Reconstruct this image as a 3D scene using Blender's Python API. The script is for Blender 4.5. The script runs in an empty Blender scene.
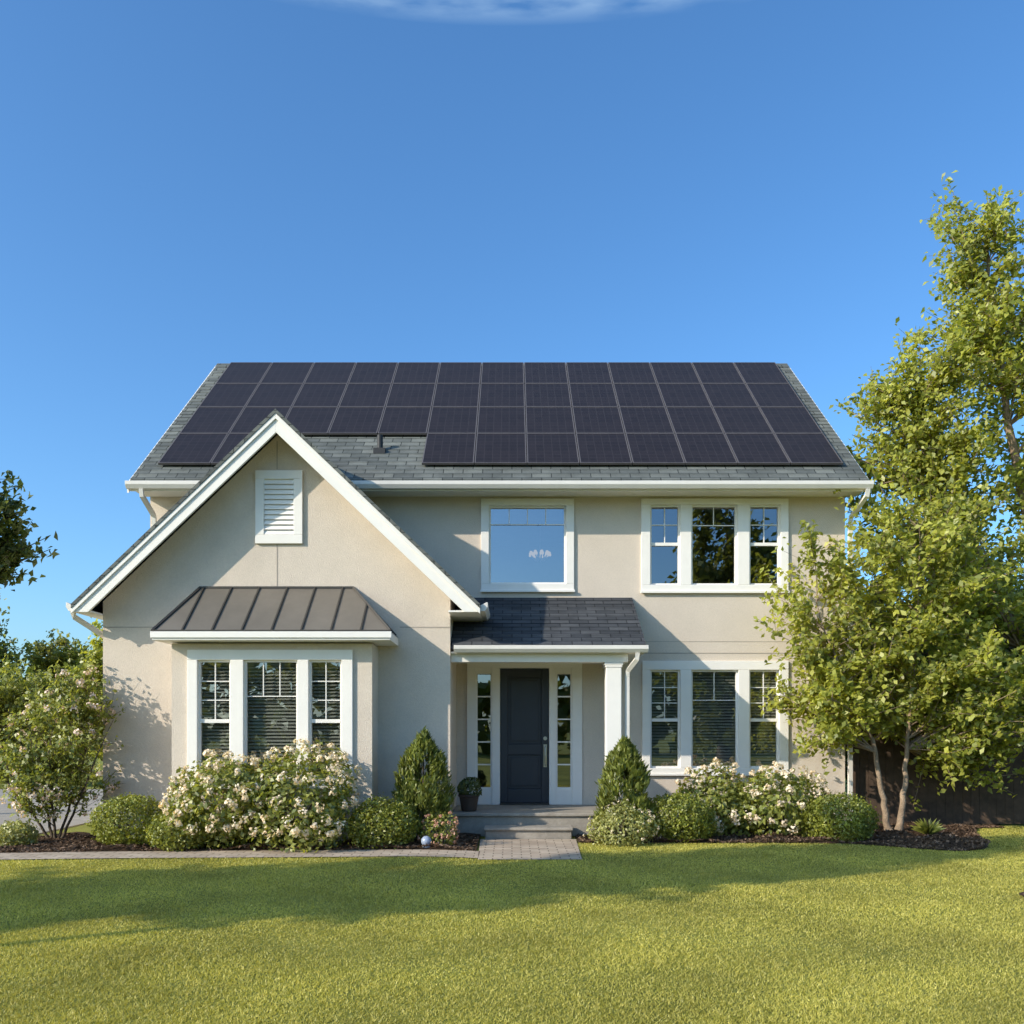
import bpy, math, random
import numpy as np
from mathutils import Vector, Matrix
rng = np.random.default_rng(7); random.seed(7)
S = bpy.context.scene; C = S.collection
D0, F, HZ, CX, EYE = 15.0, 900.0, 730.0, 512.0, 1.6
SUN_A, SUN_E = 60.0, 26.0
def at(px, py, Y):
    s = (Y + D0) / F
    return ((px - CX) * s, EYE + (HZ - py) * s)

# ------------------------------------------------------------------ helpers
class MB:
    def __init__(s): s.v = []; s.f = []
    def poly(s, pts):
        i = len(s.v); s.v += [tuple(p) for p in pts]; s.f.append(tuple(range(i, i + len(pts))))
    def box(s, x0, x1, y0, y1, z0, z1):
        i = len(s.v)
        s.v += [(x0,y0,z0),(x1,y0,z0),(x1,y1,z0),(x0,y1,z0),(x0,y0,z1),(x1,y0,z1),(x1,y1,z1),(x0,y1,z1)]
        s.f += [tuple(i+k for k in q) for q in ((0,3,2,1),(4,5,6,7),(0,1,5,4),(1,2,6,5),(2,3,7,6),(3,0,4,7))]
    def prism(s, a, b):
        n = len(a); i = len(s.v)
        s.v += [tuple(p) for p in a] + [tuple(p) for p in b]
        s.f.append(tuple(i+k for k in range(n))); s.f.append(tuple(i+n+k for k in reversed(range(n))))
        for k in range(n):
            m = (k+1) % n
            s.f.append((i+k, i+n+k, i+n+m, i+m))
    def prismx(s, yz, x0, x1): s.prism([(x0,y,z) for y,z in yz], [(x1,y,z) for y,z in yz])
    def prismy(s, xz, y0, y1): s.prism([(x,y0,z) for x,z in xz], [(x,y1,z) for x,z in xz])
    def tube(s, pts, rad, n=8):
        pts = [Vector(p) for p in pts]
        if not hasattr(rad, '__len__'): rad = [rad]*len(pts)
        i0 = len(s.v)
        for k, p in enumerate(pts):
            d = (pts[min(k+1,len(pts)-1)] - pts[max(k-1,0)]).normalized()
            u = d.cross(Vector((0,1,0.013)))
            if u.length < .1: u = d.cross(Vector((1,0,0)))
            u.normalize(); w = d.cross(u)
            for j in range(n):
                a = 2*math.pi*(j+.5)/n
                s.v.append(tuple(p + (u*math.cos(a) + w*math.sin(a))*rad[k]))
        for k in range(len(pts)-1):
            for j in range(n):
                a = i0+k*n+j; b = i0+k*n+(j+1)%n
                s.f.append((a, b, b+n, a+n))
        s.f.append(tuple(i0+j for j in range(n)))
        s.f.append(tuple(i0+(len(pts)-1)*n+j for j in reversed(range(n))))
    def lathe(s, prof, c, n=24):
        i0 = len(s.v)
        for r, z in prof:
            for j in range(n):
                a = 2*math.pi*j/n
                s.v.append((c[0]+r*math.cos(a), c[1]+r*math.sin(a), c[2]+z))
        for k in range(len(prof)-1):
            for j in range(n):
                a = i0+k*n+j; b = i0+k*n+(j+1)%n
                s.f.append((a, b, b+n, a+n))
    def build(s, name, mat, parent=None, bevel=0, smooth=False, local=False):
        me = bpy.data.meshes.new(name); me.from_pydata(s.v, [], s.f); me.update()
        me.materials.append(mat)
        if smooth:
            me.polygons.foreach_set('use_smooth', [True]*len(me.polygons))
        return link(name, me, parent, bevel, local)
def link(name, me, parent=None, bevel=0, local=False):
    o = bpy.data.objects.new(name, me); C.objects.link(o)
    if parent:
        o.parent = parent
        if parent.type == 'EMPTY' and not local: o.location = -parent.location
    if bevel:
        b = o.modifiers.new('bevel', 'BEVEL'); b.width = bevel; b.segments = 2; b.limit_method = 'ANGLE'
    return o
def mesh_np(name, V, mat, parent=None, local=False):
    n, k, _ = V.shape
    me = bpy.data.meshes.new(name)
    me.vertices.add(n*k); me.vertices.foreach_set('co', np.ascontiguousarray(V, dtype=np.float32).ravel())
    me.loops.add(n*k); me.loops.foreach_set('vertex_index', np.arange(n*k, dtype=np.int32))
    me.polygons.add(n); me.polygons.foreach_set('loop_start', np.arange(0, n*k, k, dtype=np.int32))
    me.update(calc_edges=True); me.materials.append(mat)
    return link(name, me, parent, 0, local)
def thing(name, label, cat, loc, group=None):
    o = bpy.data.objects.new(name, None); C.objects.link(o); o.location = loc
    o['label'] = label; o['category'] = cat
    if group: o['group'] = group
    return o
def tag(o, label, cat, group=None, kind=None):
    if label: o['label'] = label
    if cat: o['category'] = cat
    if group: o['group'] = group
    if kind: o['kind'] = kind
    return o

# ------------------------------------------------------------------ materials
def nodes(name):
    m = bpy.data.materials.new(name); m.use_nodes = True
    nt = m.node_tree; nt.nodes.clear()
    out = nt.nodes.new('ShaderNodeOutputMaterial')
    return m, nt, out
def N(nt, t, **kw):
    n = nt.nodes.new('ShaderNode' + t)
    for k, v in kw.items(): setattr(n, k, v)
    return n
def inp(n, **kw):
    for k, v in kw.items(): n.inputs[k.replace('_', ' ')].default_value = v
    return n
def c4(c): return (c[0], c[1], c[2], 1)
def mat(name, col, rough=.6, metal=0., var=.12, vscale=3., bump=0., bscale=60., spec=.4, fine=0., fscale=28.):
    m, nt, out = nodes(name); L = nt.links.new
    p = N(nt, 'BsdfPrincipled'); inp(p, Roughness=rough, Metallic=metal)
    p.inputs['Specular IOR Level'].default_value = spec
    tc = N(nt, 'TexCoord')
    n1 = N(nt, 'TexNoise'); inp(n1, Scale=vscale, Detail=6.); n1.inputs['Roughness'].default_value = .65
    L(tc.outputs['Object'], n1.inputs['Vector'])
    r = N(nt, 'ValToRGB'); r.color_ramp.elements[0].position = .3; r.color_ramp.elements[1].position = .7
    r.color_ramp.elements[0].color = c4([c*(1-var) for c in col]); r.color_ramp.elements[1].color = c4([min(1, c*(1+var)) for c in col])
    L(n1.outputs['Fac'], r.inputs['Fac'])
    if fine:
        n3 = N(nt, 'TexNoise'); inp(n3, Scale=fscale, Detail=5.); n3.inputs['Roughness'].default_value = .7; L(tc.outputs['Object'], n3.inputs['Vector'])
        mr = N(nt, 'MapRange'); inp(mr, From_Min=.3, From_Max=.7, To_Min=1-fine, To_Max=1+fine); L(n3.outputs['Fac'], mr.inputs['Value'])
        mx = N(nt, 'VectorMath', operation='SCALE'); L(r.outputs['Color'], mx.inputs[0]); L(mr.outputs['Result'], mx.inputs['Scale'])
        L(mx.outputs[0], p.inputs['Base Color'])
    else:
        L(r.outputs['Color'], p.inputs['Base Color'])
    if bump:
        n2 = N(nt, 'TexNoise'); inp(n2, Scale=bscale, Detail=4.)
        L(tc.outputs['Object'], n2.inputs['Vector'])
        b = N(nt, 'Bump'); inp(b, Strength=bump, Distance=.02)
        L(n2.outputs['Fac'], b.inputs['Height']); L(b.outputs['Normal'], p.inputs['Normal'])
    L(p.outputs['BSDF'], out.inputs['Surface'])
    return m
def brick_mat(name, c1, c2, cm, bw, rh, mortar, axes='XZ', zs=1., rough=.85, bump=.6, offset=.5, nvar=.35):
    m, nt, out = nodes(name); L = nt.links.new
    p = N(nt, 'BsdfPrincipled'); inp(p, Roughness=rough); p.inputs['Specular IOR Level'].default_value = .25
    tc = N(nt, 'TexCoord'); sp = N(nt, 'SeparateXYZ'); L(tc.outputs['Object'], sp.inputs[0])
    mu = N(nt, 'Math', operation='MULTIPLY'); mu.inputs[1].default_value = zs
    L(sp.outputs[axes[1]], mu.inputs[0])
    cb = N(nt, 'CombineXYZ'); L(sp.outputs[axes[0]], cb.inputs[0]); L(mu.outputs[0], cb.inputs[1])
    b = N(nt, 'TexBrick'); b.offset = offset
    inp(b, Color1=c4(c1), Color2=c4(c2), Mortar=c4(cm), Scale=1.)
    b.inputs['Mortar Size'].default_value = mortar; b.inputs['Brick Width'].default_value = bw; b.inputs['Row Height'].default_value = rh
    b.inputs['Mortar Smooth'].default_value = .2; b.inputs['Bias'].default_value = -.1
    L(cb.outputs[0], b.inputs['Vector'])
    n1 = N(nt, 'TexNoise'); inp(n1, Scale=2.2, Detail=8.); n1.inputs['Roughness'].default_value = .75
    L(tc.outputs['Object'], n1.inputs['Vector'])
    mr = N(nt, 'MapRange'); inp(mr, From_Min=.25, From_Max=.75, To_Min=1-nvar, To_Max=1+nvar); L(n1.outputs['Fac'], mr.inputs['Value'])
    mx = N(nt, 'VectorMath', operation='SCALE'); L(b.outputs['Color'], mx.inputs[0]); L(mr.outputs['Result'], mx.inputs['Scale'])
    L(mx.outputs[0], p.inputs['Base Color'])
    bp = N(nt, 'Bump', invert=True); inp(bp, Strength=bump, Distance=.01); L(b.outputs['Fac'], bp.inputs['Height']); L(bp.outputs['Normal'], p.inputs['Normal'])
    L(p.outputs['BSDF'], out.inputs['Surface'])
    return m
def leaf_mat(name, dark, light, trans=.35, nscale=1.2, gloss=.04, nlo=.65, nhi=1.25):
    m, nt, out = nodes(name); L = nt.links.new
    g = N(nt, 'NewGeometry'); r = N(nt, 'ValToRGB')
    r.color_ramp.elements[0].color = c4(dark); r.color_ramp.elements[1].color = c4(light)
    L(g.outputs['Random Per Island'], r.inputs['Fac'])
    n1 = N(nt, 'TexNoise'); inp(n1, Scale=nscale, Detail=3.); L(g.outputs['Position'], n1.inputs['Vector'])
    mr = N(nt, 'MapRange'); inp(mr, From_Min=.3, From_Max=.7, To_Min=nlo, To_Max=nhi); L(n1.outputs['Fac'], mr.inputs['Value'])
    mx = N(nt, 'VectorMath', operation='SCALE'); L(r.outputs['Color'], mx.inputs[0]); L(mr.outputs['Result'], mx.inputs['Scale'])
    d = N(nt, 'BsdfDiffuse'); t = N(nt, 'BsdfTranslucent'); gl = N(nt, 'BsdfGlossy'); inp(gl, Roughness=.45); gl.inputs['Color'].default_value = (1,1,1,1)
    L(mx.outputs[0], d.inputs['Color'])
    tv = N(nt, 'VectorMath', operation='MULTIPLY'); tv.inputs[1].default_value = (1.4, 1.3, .6); L(mx.outputs[0], tv.inputs[0]); L(tv.outputs[0], t.inputs['Color'])
    m1 = N(nt, 'MixShader'); m1.inputs[0].default_value = trans; L(d.outputs[0], m1.inputs[1]); L(t.outputs[0], m1.inputs[2])
    m2 = N(nt, 'MixShader'); m2.inputs[0].default_value = gloss; L(m1.outputs[0], m2.inputs[1]); L(gl.outputs[0], m2.inputs[2])
    L(m2.outputs[0], out.inputs['Surface'])
    return m
def glass_mat(name, refl, tint):
    m, nt, out = nodes(name); L = nt.links.new
    t = N(nt, 'BsdfTransparent'); t.inputs['Color'].default_value = c4(tint)
    g = N(nt, 'BsdfGlossy'); inp(g, Roughness=.0); g.inputs['Color'].default_value = (.92,.95,1,1)
    tc = N(nt, 'TexCoord'); n1 = N(nt, 'TexNoise'); inp(n1, Scale=1.1, Detail=1.); L(tc.outputs['Object'], n1.inputs['Vector'])
    b = N(nt, 'Bump'); inp(b, Strength=.035, Distance=.05); L(n1.outputs['Fac'], b.inputs['Height']); L(b.outputs['Normal'], g.inputs['Normal'])
    x = N(nt, 'MixShader'); x.inputs[0].default_value = refl
    L(t.outputs[0], x.inputs[1]); L(g.outputs[0], x.inputs[2]); L(x.outputs[0], out.inputs['Surface'])
    return m

M = {}
M['stucco'] = mat('stucco', (.655,.565,.47), .92, var=.06, vscale=1.3, bump=.4, bscale=60, spec=.15, fine=.06, fscale=36)
M['joint'] = mat('joint_strip', (.40,.345,.29), .9)  # thin dark strips stand in for the stucco joint grooves
M['white'] = mat('white_paint', (.86,.82,.76), .5, var=.03)
M['gutter'] = mat('gutter_paint', (.75,.71,.65), .4, var=.05)
M['concrete'] = mat('concrete', (.32,.285,.24), .85, var=.2, vscale=4, bump=.2, bscale=40, fine=.1)
M['shingle'] = brick_mat('asphalt_shingle', (.105,.113,.107), (.18,.188,.17), (.04,.045,.043), .32, .16, .008, 'XZ', 1.55, .9, .8)
M['shaded_shingle'] = brick_mat('shaded_shingle', (.045,.049,.056), (.085,.089,.096), (.02,.022,.026), .3, .13, .008, 'XZ', 1.95, .9, .8)  # darker copy of the roof shingle; the wing's shade is in its colour
M['bronze'] = mat('bronze_metal', (.195,.17,.14), .45, .25, var=.12, vscale=2)
M['bronze_dark'] = mat('bronze_seam', (.07,.062,.053), .45, .3)
M['door'] = mat('slate_door', (.036,.040,.050), .4, var=.08, spec=.4)
M['steel'] = mat('brushed_steel', (.55,.53,.5), .28, .9)
M['dark'] = mat('dark_pipe', (.03,.03,.032), .6)
M['plaster'] = mat('interior_plaster', (.26,.24,.21), .9)
M['blind'] = mat('blind_slat', (.46,.44,.385), .6, var=.05)
M['glass'] = glass_mat('window_glass', .24, (.66,.69,.68))
M['glass_sky'] = glass_mat('upper_glass', .26, (.45,.48,.5))
M['glass_big'] = glass_mat('big_glass', .36, (.62,.64,.66))
M['paver'] = brick_mat('paver', (.42,.33,.25), (.54,.44,.34), (.20,.155,.115), .24, .12, .008, 'XY', 1., .85, .5, .5, .25)
M['mulch'] = mat('mulch_soil', (.08,.05,.032), .95, var=.5, vscale=25, bump=.9, bscale=70, spec=.1)
M['chip'] = leaf_mat('mulch_chip', (.055,.032,.02), (.26,.17,.11), 0., 3, .02)
M['wood'] = mat('fence_wood', (.085,.055,.036), .85, var=.3, vscale=6, bump=.3, bscale=30)
M['bark'] = mat('bark', (.29,.21,.14), .9, var=.35, vscale=9, bump=.6, bscale=40)
M['bark_dark'] = mat('dark_bark', (.10,.075,.05), .9, var=.3, vscale=9, bump=.5, bscale=30)
M['leaf_tree'] = leaf_mat('tree_leaf', (.19,.225,.032), (.52,.52,.09), .5, .9, .03, .8, 1.2)
M['leaf_dark'] = leaf_mat('dark_leaf', (.055,.09,.028), (.19,.235,.065), .4, .7)
M['leaf_far'] = leaf_mat('far_leaf', (.10,.13,.026), (.29,.30,.065), .4, .35)
M['leaf_light'] = leaf_mat('light_far_leaf', (.15,.18,.032), (.40,.40,.08), .45, .35)
M['leaf_box'] = leaf_mat('box_leaf', (.13,.165,.024), (.38,.39,.06), .33, 5)
M['leaf_cone'] = leaf_mat('cone_leaf', (.105,.14,.028), (.29,.31,.06), .3, 6)
M['leaf_shrub'] = leaf_mat('shrub_leaf', (.14,.18,.036), (.41,.42,.09), .4, 3)
M['leaf_pale'] = leaf_mat('pale_leaf', (.26,.28,.07), (.52,.50,.18), .3, 4)
M['petal'] = leaf_mat('cream_petal', (.84,.66,.47), (.96,.87,.72), .25, 4, .02, .88, 1.05)
M['petal_pink'] = leaf_mat('pink_petal', (.85,.61,.52), (.95,.84,.77), .25, 4, .02, .88, 1.05)
M['rust'] = leaf_mat('rust_petal', (.46,.20,.13), (.76,.48,.35), .25, 6, .02)
M['grass'] = leaf_mat('grass_blade', (.315,.305,.05), (.68,.60,.165), .35, .9, .02, .76, 1.2)
M['pot'] = mat('dark_pot', (.065,.045,.034), .6)
M['orb'] = mat('pale_blue_glaze', (.32,.38,.50), .3, spec=.6)

def ground_mat():
    m, nt, out = nodes('turf_ground'); L = nt.links.new
    p = N(nt, 'BsdfPrincipled'); inp(p, Roughness=.95); p.inputs['Specular IOR Level'].default_value = .1
    tc = N(nt, 'TexCoord'); a = N(nt, 'TexNoise'); inp(a, Scale=.5, Detail=8.); b = N(nt, 'TexNoise'); inp(b, Scale=60., Detail=5.)
    for n in (a, b): L(tc.outputs['Object'], n.inputs['Vector'])
    ad = N(nt, 'Math', operation='ADD'); L(a.outputs['Fac'], ad.inputs[0]); L(b.outputs['Fac'], ad.inputs[1])
    r = N(nt, 'ValToRGB'); r.color_ramp.elements[0].position = .35; r.color_ramp.elements[1].position = .68
    r.color_ramp.elements[0].color = (.12,.13,.025,1); r.color_ramp.elements[1].color = (.37,.36,.085,1)
    h = N(nt, 'Math', operation='MULTIPLY'); h.inputs[1].default_value = .5
    L(ad.outputs[0], h.inputs[0]); L(h.outputs[0], r.inputs['Fac']); L(r.outputs['Color'], p.inputs['Base Color'])
    bp = N(nt, 'Bump'); inp(bp, Strength=.8, Distance=.03); L(b.outputs['Fac'], bp.inputs['Height']); L(bp.outputs['Normal'], p.inputs['Normal'])
    L(p.outputs[0], out.inputs['Surface']); return m
M['ground'] = ground_mat()
def panel_mat():
    m, nt, out = nodes('solar_cells'); L = nt.links.new
    p = N(nt, 'BsdfPrincipled'); inp(p, Roughness=.35); p.inputs['Specular IOR Level'].default_value = .10
    tc = N(nt, 'TexCoord'); b = N(nt, 'TexBrick'); b.offset = 0.
    inp(b, Color1=(.019,.0145,.0155,1), Color2=(.025,.019,.020,1), Mortar=(.045,.038,.039,1), Scale=1.)
    b.inputs['Mortar Size'].default_value = .004; b.inputs['Brick Width'].default_value = .138; b.inputs['Row Height'].default_value = .136
    L(tc.outputs['Object'], b.inputs['Vector']); L(b.outputs['Color'], p.inputs['Base Color'])
    L(p.outputs[0], out.inputs['Surface']); return m
M['cells'] = panel_mat()
M['frame_black'] = mat('panel_frame', (.115,.10,.098), .5, .1)

# ------------------------------------------------------------------ setting
b = MB(); b.poly([(-400,-400,0),(400,-400,0),(400,400,0),(-400,400,0)])
g = b.build('lawn', M['ground']); g['kind'] = 'structure'
b = MB()
xs = np.linspace(-14, -.42, 60)
def path_off(x): return .20 + .075*x + .04*math.sin(x*.9) + (.0 if x < -1.6 else -.28*((x+1.6)/1.2)**2)
for i in range(len(xs)-1):
    x0, x1 = xs[i], xs[i+1]
    b.poly([(x0,-3.72+path_off(x0),.012),(x1,-3.72+path_off(x1),.012),(x1,-3.08+path_off(x1),.012),(x0,-3.08+path_off(x0),.012)])
b.poly([(-.42,-3.95,.012),(.86,-3.95,.012),(.93,-1.9,.012),(-.46,-1.9,.012)])
b.build('path', M['paver'])['kind'] = 'structure'
b = MB(); b.box(-16,-7.25,-2.3,9,-.05,.02)
b.build('driveway', M['concrete'])['kind'] = 'structure'
BX1 = 8.0
def bed_edge(x):
    u = min(1, max(0, (x-6.3)/1.4)); u = u*u*(3-2*u)
    return -2.3 - .85*math.exp(-((x-5.9)/.85)**2) + 1.95*u
def bed_h(x, y): return .03 + .025*math.sin(x*3.1+y*2.3) + .02*math.sin(x*7.7-y*5.1)
b = MB()
def bed_strip(x0, x1, ylo, yhi, nx, ny):
    for i in range(nx):
        for j in range(ny):
            q = []
            for di, dj in ((0,0),(1,0),(1,1),(0,1)):
                x = x0+(x1-x0)*(i+di)/nx; lo, hi = ylo(x), yhi(x); y = lo+(hi-lo)*(j+dj)/ny
                e = (j+dj) in (0,) or (i+di) in (0,)
                q.append((x, y, .010 if e else max(.014, bed_h(x,y))))
            b.poly(q)
bed_strip(-7.2, -.47, lambda x: -3.06+path_off(x), lambda x: -1.5, 60, 10)
bed_strip(.94, BX1, bed_edge, lambda x: .1, 80, 14)
cx_, cy_ = 5.35, -6.55
b.poly([(cx_+.5*math.cos(t)*(1+.1*math.sin(3*t)), cy_+.42*math.sin(t), .03) for t in np.linspace(0, 2*math.pi, 25)[:-1]])
b.build('mulch_bed', M['mulch'])['kind'] = 'structure'
n = 18000
X = np.where(rng.random(n) < .45, rng.uniform(-7.2, -.49, n), rng.uniform(.96, BX1, n))
lo = np.array([(-3.09+path_off(x)) if x < 0 else bed_edge(x)-.03 for x in X]); hi = np.where(X < 0, -1.65, -.02)
Y = lo + (hi-lo)*rng.random(n)**1.5
Z = np.array([max(.014, bed_h(x,y)) for x, y in zip(X, Y)]) + .008
k = 300; t = rng.random(k)*6.28; rr = np.sqrt(rng.random(k))
X = np.r_[X, cx_+.5*rr*np.cos(t)]; Y = np.r_[Y, cy_+.42*rr*np.sin(t)]; Z = np.r_[Z, np.full(k, .04)]
def unit(v): return v/np.maximum(np.linalg.norm(v, axis=1, keepdims=True), 1e-6)
def leaf_quads(P, Nn, size, aspect=.55, curl=.12):
    Nn = unit(Nn); R = rng.normal(size=P.shape); T = unit(np.cross(Nn, R)); B = np.cross(Nn, T)
    L = size[:,None]; W = L*aspect
    v0 = P - T*L*.5; v2 = P + T*L*.5 - Nn*L*curl
    m = P - T*L*.05 + Nn*L*curl*.6
    return np.stack([v0, m + B*W*.5, v2, m - B*W*.5], axis=1)
P = np.stack([X, Y, Z], 1); Nn = rng.normal(size=P.shape)*.5 + np.array([0,0,1])
mesh_np('mulch', leaf_quads(P, Nn, rng.uniform(.03,.075,len(P)), .4, .1), M['chip'])
tag(bpy.data.objects['mulch'], 'loose brown bark mulch covering the planting beds', 'mulch', kind='stuff')
# grass
n = 870000
d = 4.2 + (14.9-4.2)*rng.random(n)**1.3
Y = d - D0; X = rng.uniform(-1, 1, n)*(.60*d+1.3)
po = np.array([path_off(x) for x in X]); be = np.array([bed_edge(x) for x in X])
edge = .03*rng.normal(size=n)
ok = np.where(X < -.42, Y < -3.73+po+edge, np.where(X < .90, Y < -3.96+edge*.5, np.where(X < BX1, Y < be+edge, Y < 0)))
ok &= ((X-cx_)/.5)**2 + ((Y-cy_)/.42)**2 > 1
ok &= rng.random(n) < .8
X, Y, d = X[ok], Y[ok], d[ok]; n = len(X)
h = rng.uniform(.008,.022,n)*(1+.25*np.sin(X*1.7+Y*2.9)*np.sin(Y*1.3)); a = rng.random(n)*6.283; w = .0018+.00036*d
lean = rng.normal(size=(n,2))*.7*h[:,None]
V = np.zeros((n,3,3)); cw, sw = np.cos(a)*w, np.sin(a)*w
V[:,0] = np.stack([X-cw, Y-sw, np.zeros(n)],1); V[:,1] = np.stack([X+cw, Y+sw, np.zeros(n)],1)
V[:,2] = np.stack([X+lean[:,0], Y+lean[:,1], h],1)
tag(mesh_np('grass', V, M['grass']), 'short mown green grass of the front lawn', 'grass', kind='stuff')

# ------------------------------------------------------------------ house
house = thing('house', 'two-storey beige stucco house with front gable, dark door and solar panels on its roof', 'house', (-.24, 3.8, 0))
def grid_wall(mb, x0, x1, z0, z1, Y, holes, reveal=.14):
    xs = sorted({x0, x1, *[h[0] for h in holes], *[h[1] for h in holes]}); zs = sorted({z0, z1, *[h[2] for h in holes], *[h[3] for h in holes]})
    for i in range(len(xs)-1):
        for j in range(len(zs)-1):
            cx, cz = (xs[i]+xs[i+1])/2, (zs[j]+zs[j+1])/2
            if any(h[0] < cx < h[1] and h[2] < cz < h[3] for h in holes): continue
            mb.poly([(xs[i],Y,zs[j]),(xs[i+1],Y,zs[j]),(xs[i+1],Y,zs[j+1]),(xs[i],Y,zs[j+1])])
    for a, bb, c, dd in holes:
        Y2 = Y+reveal
        for p, q in (((a,c),(bb,c)),((bb,c),(bb,dd)),((bb,dd),(a,dd)),((a,dd),(a,c))):
            mb.poly([(p[0],Y,p[1]),(q[0],Y,q[1]),(q[0],Y2,q[1]),(p[0],Y2,p[1])])
def rect(px0, px1, py0, py1, Y, sh=.04):
    a, dd = at(px0, py0, Y); bb, c = at(px1, py1, Y)
    return (a+sh, bb-sh, c+sh, dd-sh)
YW, YB = -1.6, -2.2
W_UP, W_UR, W_LR, W_BAY = (481,574,499,592), (641,788,499,593), (642,788,661,775), (188,353,650,788)
wall = MB()
XL, XR = -6.03, 5.55
grid_wall(wall, XL, XR, 0, 5.6, 0, [rect(*W_UP,0), rect(*W_UR,0), rect(*W_LR,0), (-.73,1.147,.36,2.70)])
for x in (XL, XR): wall.poly([(x,0,0),(x,7.56,0),(x,7.56,5.85),(x,3.78,9.0),(x,0,5.85)])
wall.poly([(XL,7.56,0),(XR,7.56,0),(XR,7.56,5.85),(XL,7.56,5.85)])
wall.build('wall', M['stucco'], house)
f = MB(); f.box(1.87,XR+.02,-.03,-.002,0,.2)
f.build('foundation', M['concrete'], house)
fl = MB(); fl.box(XL+.03,XR-.03,.2,7.5,2.86,3.0); fl.box(XL+.03,XR-.03,.2,7.5,5.42,5.5)
fl.poly([(XL+.03,.2,.36),(XR-.03,.2,.36),(XR-.03,7.5,.36),(XL+.03,7.5,.36)])
fl.poly([(XL+.03,3.6,.4),(XR-.03,3.6,.4),(XR-.03,3.6,5.4),(XL+.03,3.6,5.4)])
fl.build('interior', M['plaster'], house)
rf = MB()
RX0, RX1 = -6.15, 5.74
EY, EZ, RY, RZ = -.5, 5.63, 3.78, 9.22
m_ = (RZ-EZ)/(RY-EY)
rf.prismx([(EY-.05,EZ-.05*m_),(RY,RZ),(RY,RZ-.12),(EY-.05,EZ-.05*m_-.05)], RX0, RX1)
rf.prismx([(8.06,EZ),(RY+.001,RZ),(RY+.001,RZ-.12),(8.06,EZ-.1)], RX0, RX1)
ncr = 34
for i in range(ncr):
    t0, t1 = i/ncr, (i+1)/ncr
    y0, y1 = EY+(RY-EY)*t0, EY+(RY-EY)*t1
    z0, z1 = EZ+(RZ-EZ)*t0, EZ+(RZ-EZ)*t1
    rf.poly([(RX0,y0,z0+.018),(RX1,y0,z0+.018),(RX1,y1,z1+.006),(RX0,y1,z1+.006)])
    rf.poly([(RX0,y0,z0+.004),(RX1,y0,z0+.004),(RX1,y0,z0+.018),(RX0,y0,z0+.018)])
rf.prismx([(RY-.14,RZ-.14*m_+.02),(RY,RZ+.03),(RY+.14,RZ-.14*m_+.02),(RY,RZ-.02)], RX0, RX1)
roof = rf.build('roof', M['shingle'], house)
vp = MB(); t = .2; py_, pz_ = EY+(RY-EY)*t, EZ+(RZ-EZ)*t
vx = (380-512)*(py_+15)/900
vp.tube([(vx,py_,pz_-.05),(vx,py_,pz_+.28)], .05, 12); vp.box(vx-.1,vx+.1,py_-.1,py_+.08,pz_-.06,pz_+.04)
vp.build('vent_pipe', M['dark'], roof)
s = MB()
s.box(RX0+.02, RX1-.02, -.52, -.005, 5.485, 5.50)
s.box(RX0+.02, RX1-.02, -.545, -.52, 5.44, 5.58)
s.build('soffit', M['white'], house)
for x0, x1 in ((RX0-.03, RX0-.001), (RX1+.001, RX1+.03)):
    rk = MB()
    rk.prismx([(EY-.05,EZ-.06),(RY,RZ-.01),(8.11,EZ-.06),(8.11,EZ-.22),(RY,RZ-.2),(EY-.05,EZ-.22)], x0, x1)
    rk.build('rake_board', M['white'], house)
gt = MB()
gt.prismx([(-.545,5.46),(-.62,5.46),(-.66,5.52),(-.66,5.575),(-.64,5.575),(-.62,5.50),(-.56,5.48),(-.545,5.57)], RX0-.02, RX1+.03)
gt.build('gutter', M['gutter'], house, .004)
def downspout(pts, name='downspout'):
    q = MB(); q.tube(pts, .045, 4); q.build(name, M['gutter'], house)
downspout([(RX1-.05,-.6,5.46),(RX1-.05,-.58,5.36),(XR+.06,-.1,5.12),(XR+.06,-.07,4.95),(XR+.06,-.07,.1)])
downspout([(-5.93,-.6,5.46),(-5.93,-.58,5.36),(-5.93,-.1,5.15),(-5.93,-.06,5.0),(-5.93,-.06,4.0)])
# gable wing
wx0, wx1, pk = -6.09, -.92, -3.40
PZ, ms = 6.22, .955
def rz(x, off=0): return PZ - ms*abs(x-pk) - off
wg = MB()
bay_x0, bay_x1 = -4.84, -1.99
grid_wall(wg, wx0, wx1, 0, 3.13, YW, [(bay_x0+.1, bay_x1-.1, .36, 2.7)], .02)
wg.poly([(wx0,YW,3.13),(wx1,YW,3.13),(wx1,YW,rz(wx1,.14)),(pk,YW,PZ-.14),(wx0,YW,rz(wx0,.14))])
for x in (wx0, wx1): wg.poly([(x,YW,0),(x,0,0),(x,0,rz(x,.14)),(x,YW,rz(x,.14))])
wg.build('gable_wall', M['stucco'], house)
j = MB()
for x0, x1 in ((wx0, bay_x0-.18), (bay_x1+.32, wx1)): j.box(x0,x1,YW-.004,YW+.004,3.122,3.138)
j.box(-3.505,-3.49,YW-.004,YW+.004,3.73,4.36); j.box(-3.505,-3.49,YW-.004,YW+.004,5.48,5.9)
j.box(2.02,XR,-.004,.004,2.872,2.888); j.box(XL+.2,XR,-.004,.004,3.07,3.078)
j.build('control_joint', M['joint'], house)
wr = MB()
RL, RRt = -6.34, -.46
for xe in (RL, RRt):
    wr.prismy([(xe,rz(xe)),(pk,PZ),(pk,PZ-.06),(xe,rz(xe,.06))], -2.07, .38)
gr_roof = wr.build('gable_roof', M['shingle'], house)
bg = MB(); so = MB()
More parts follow.
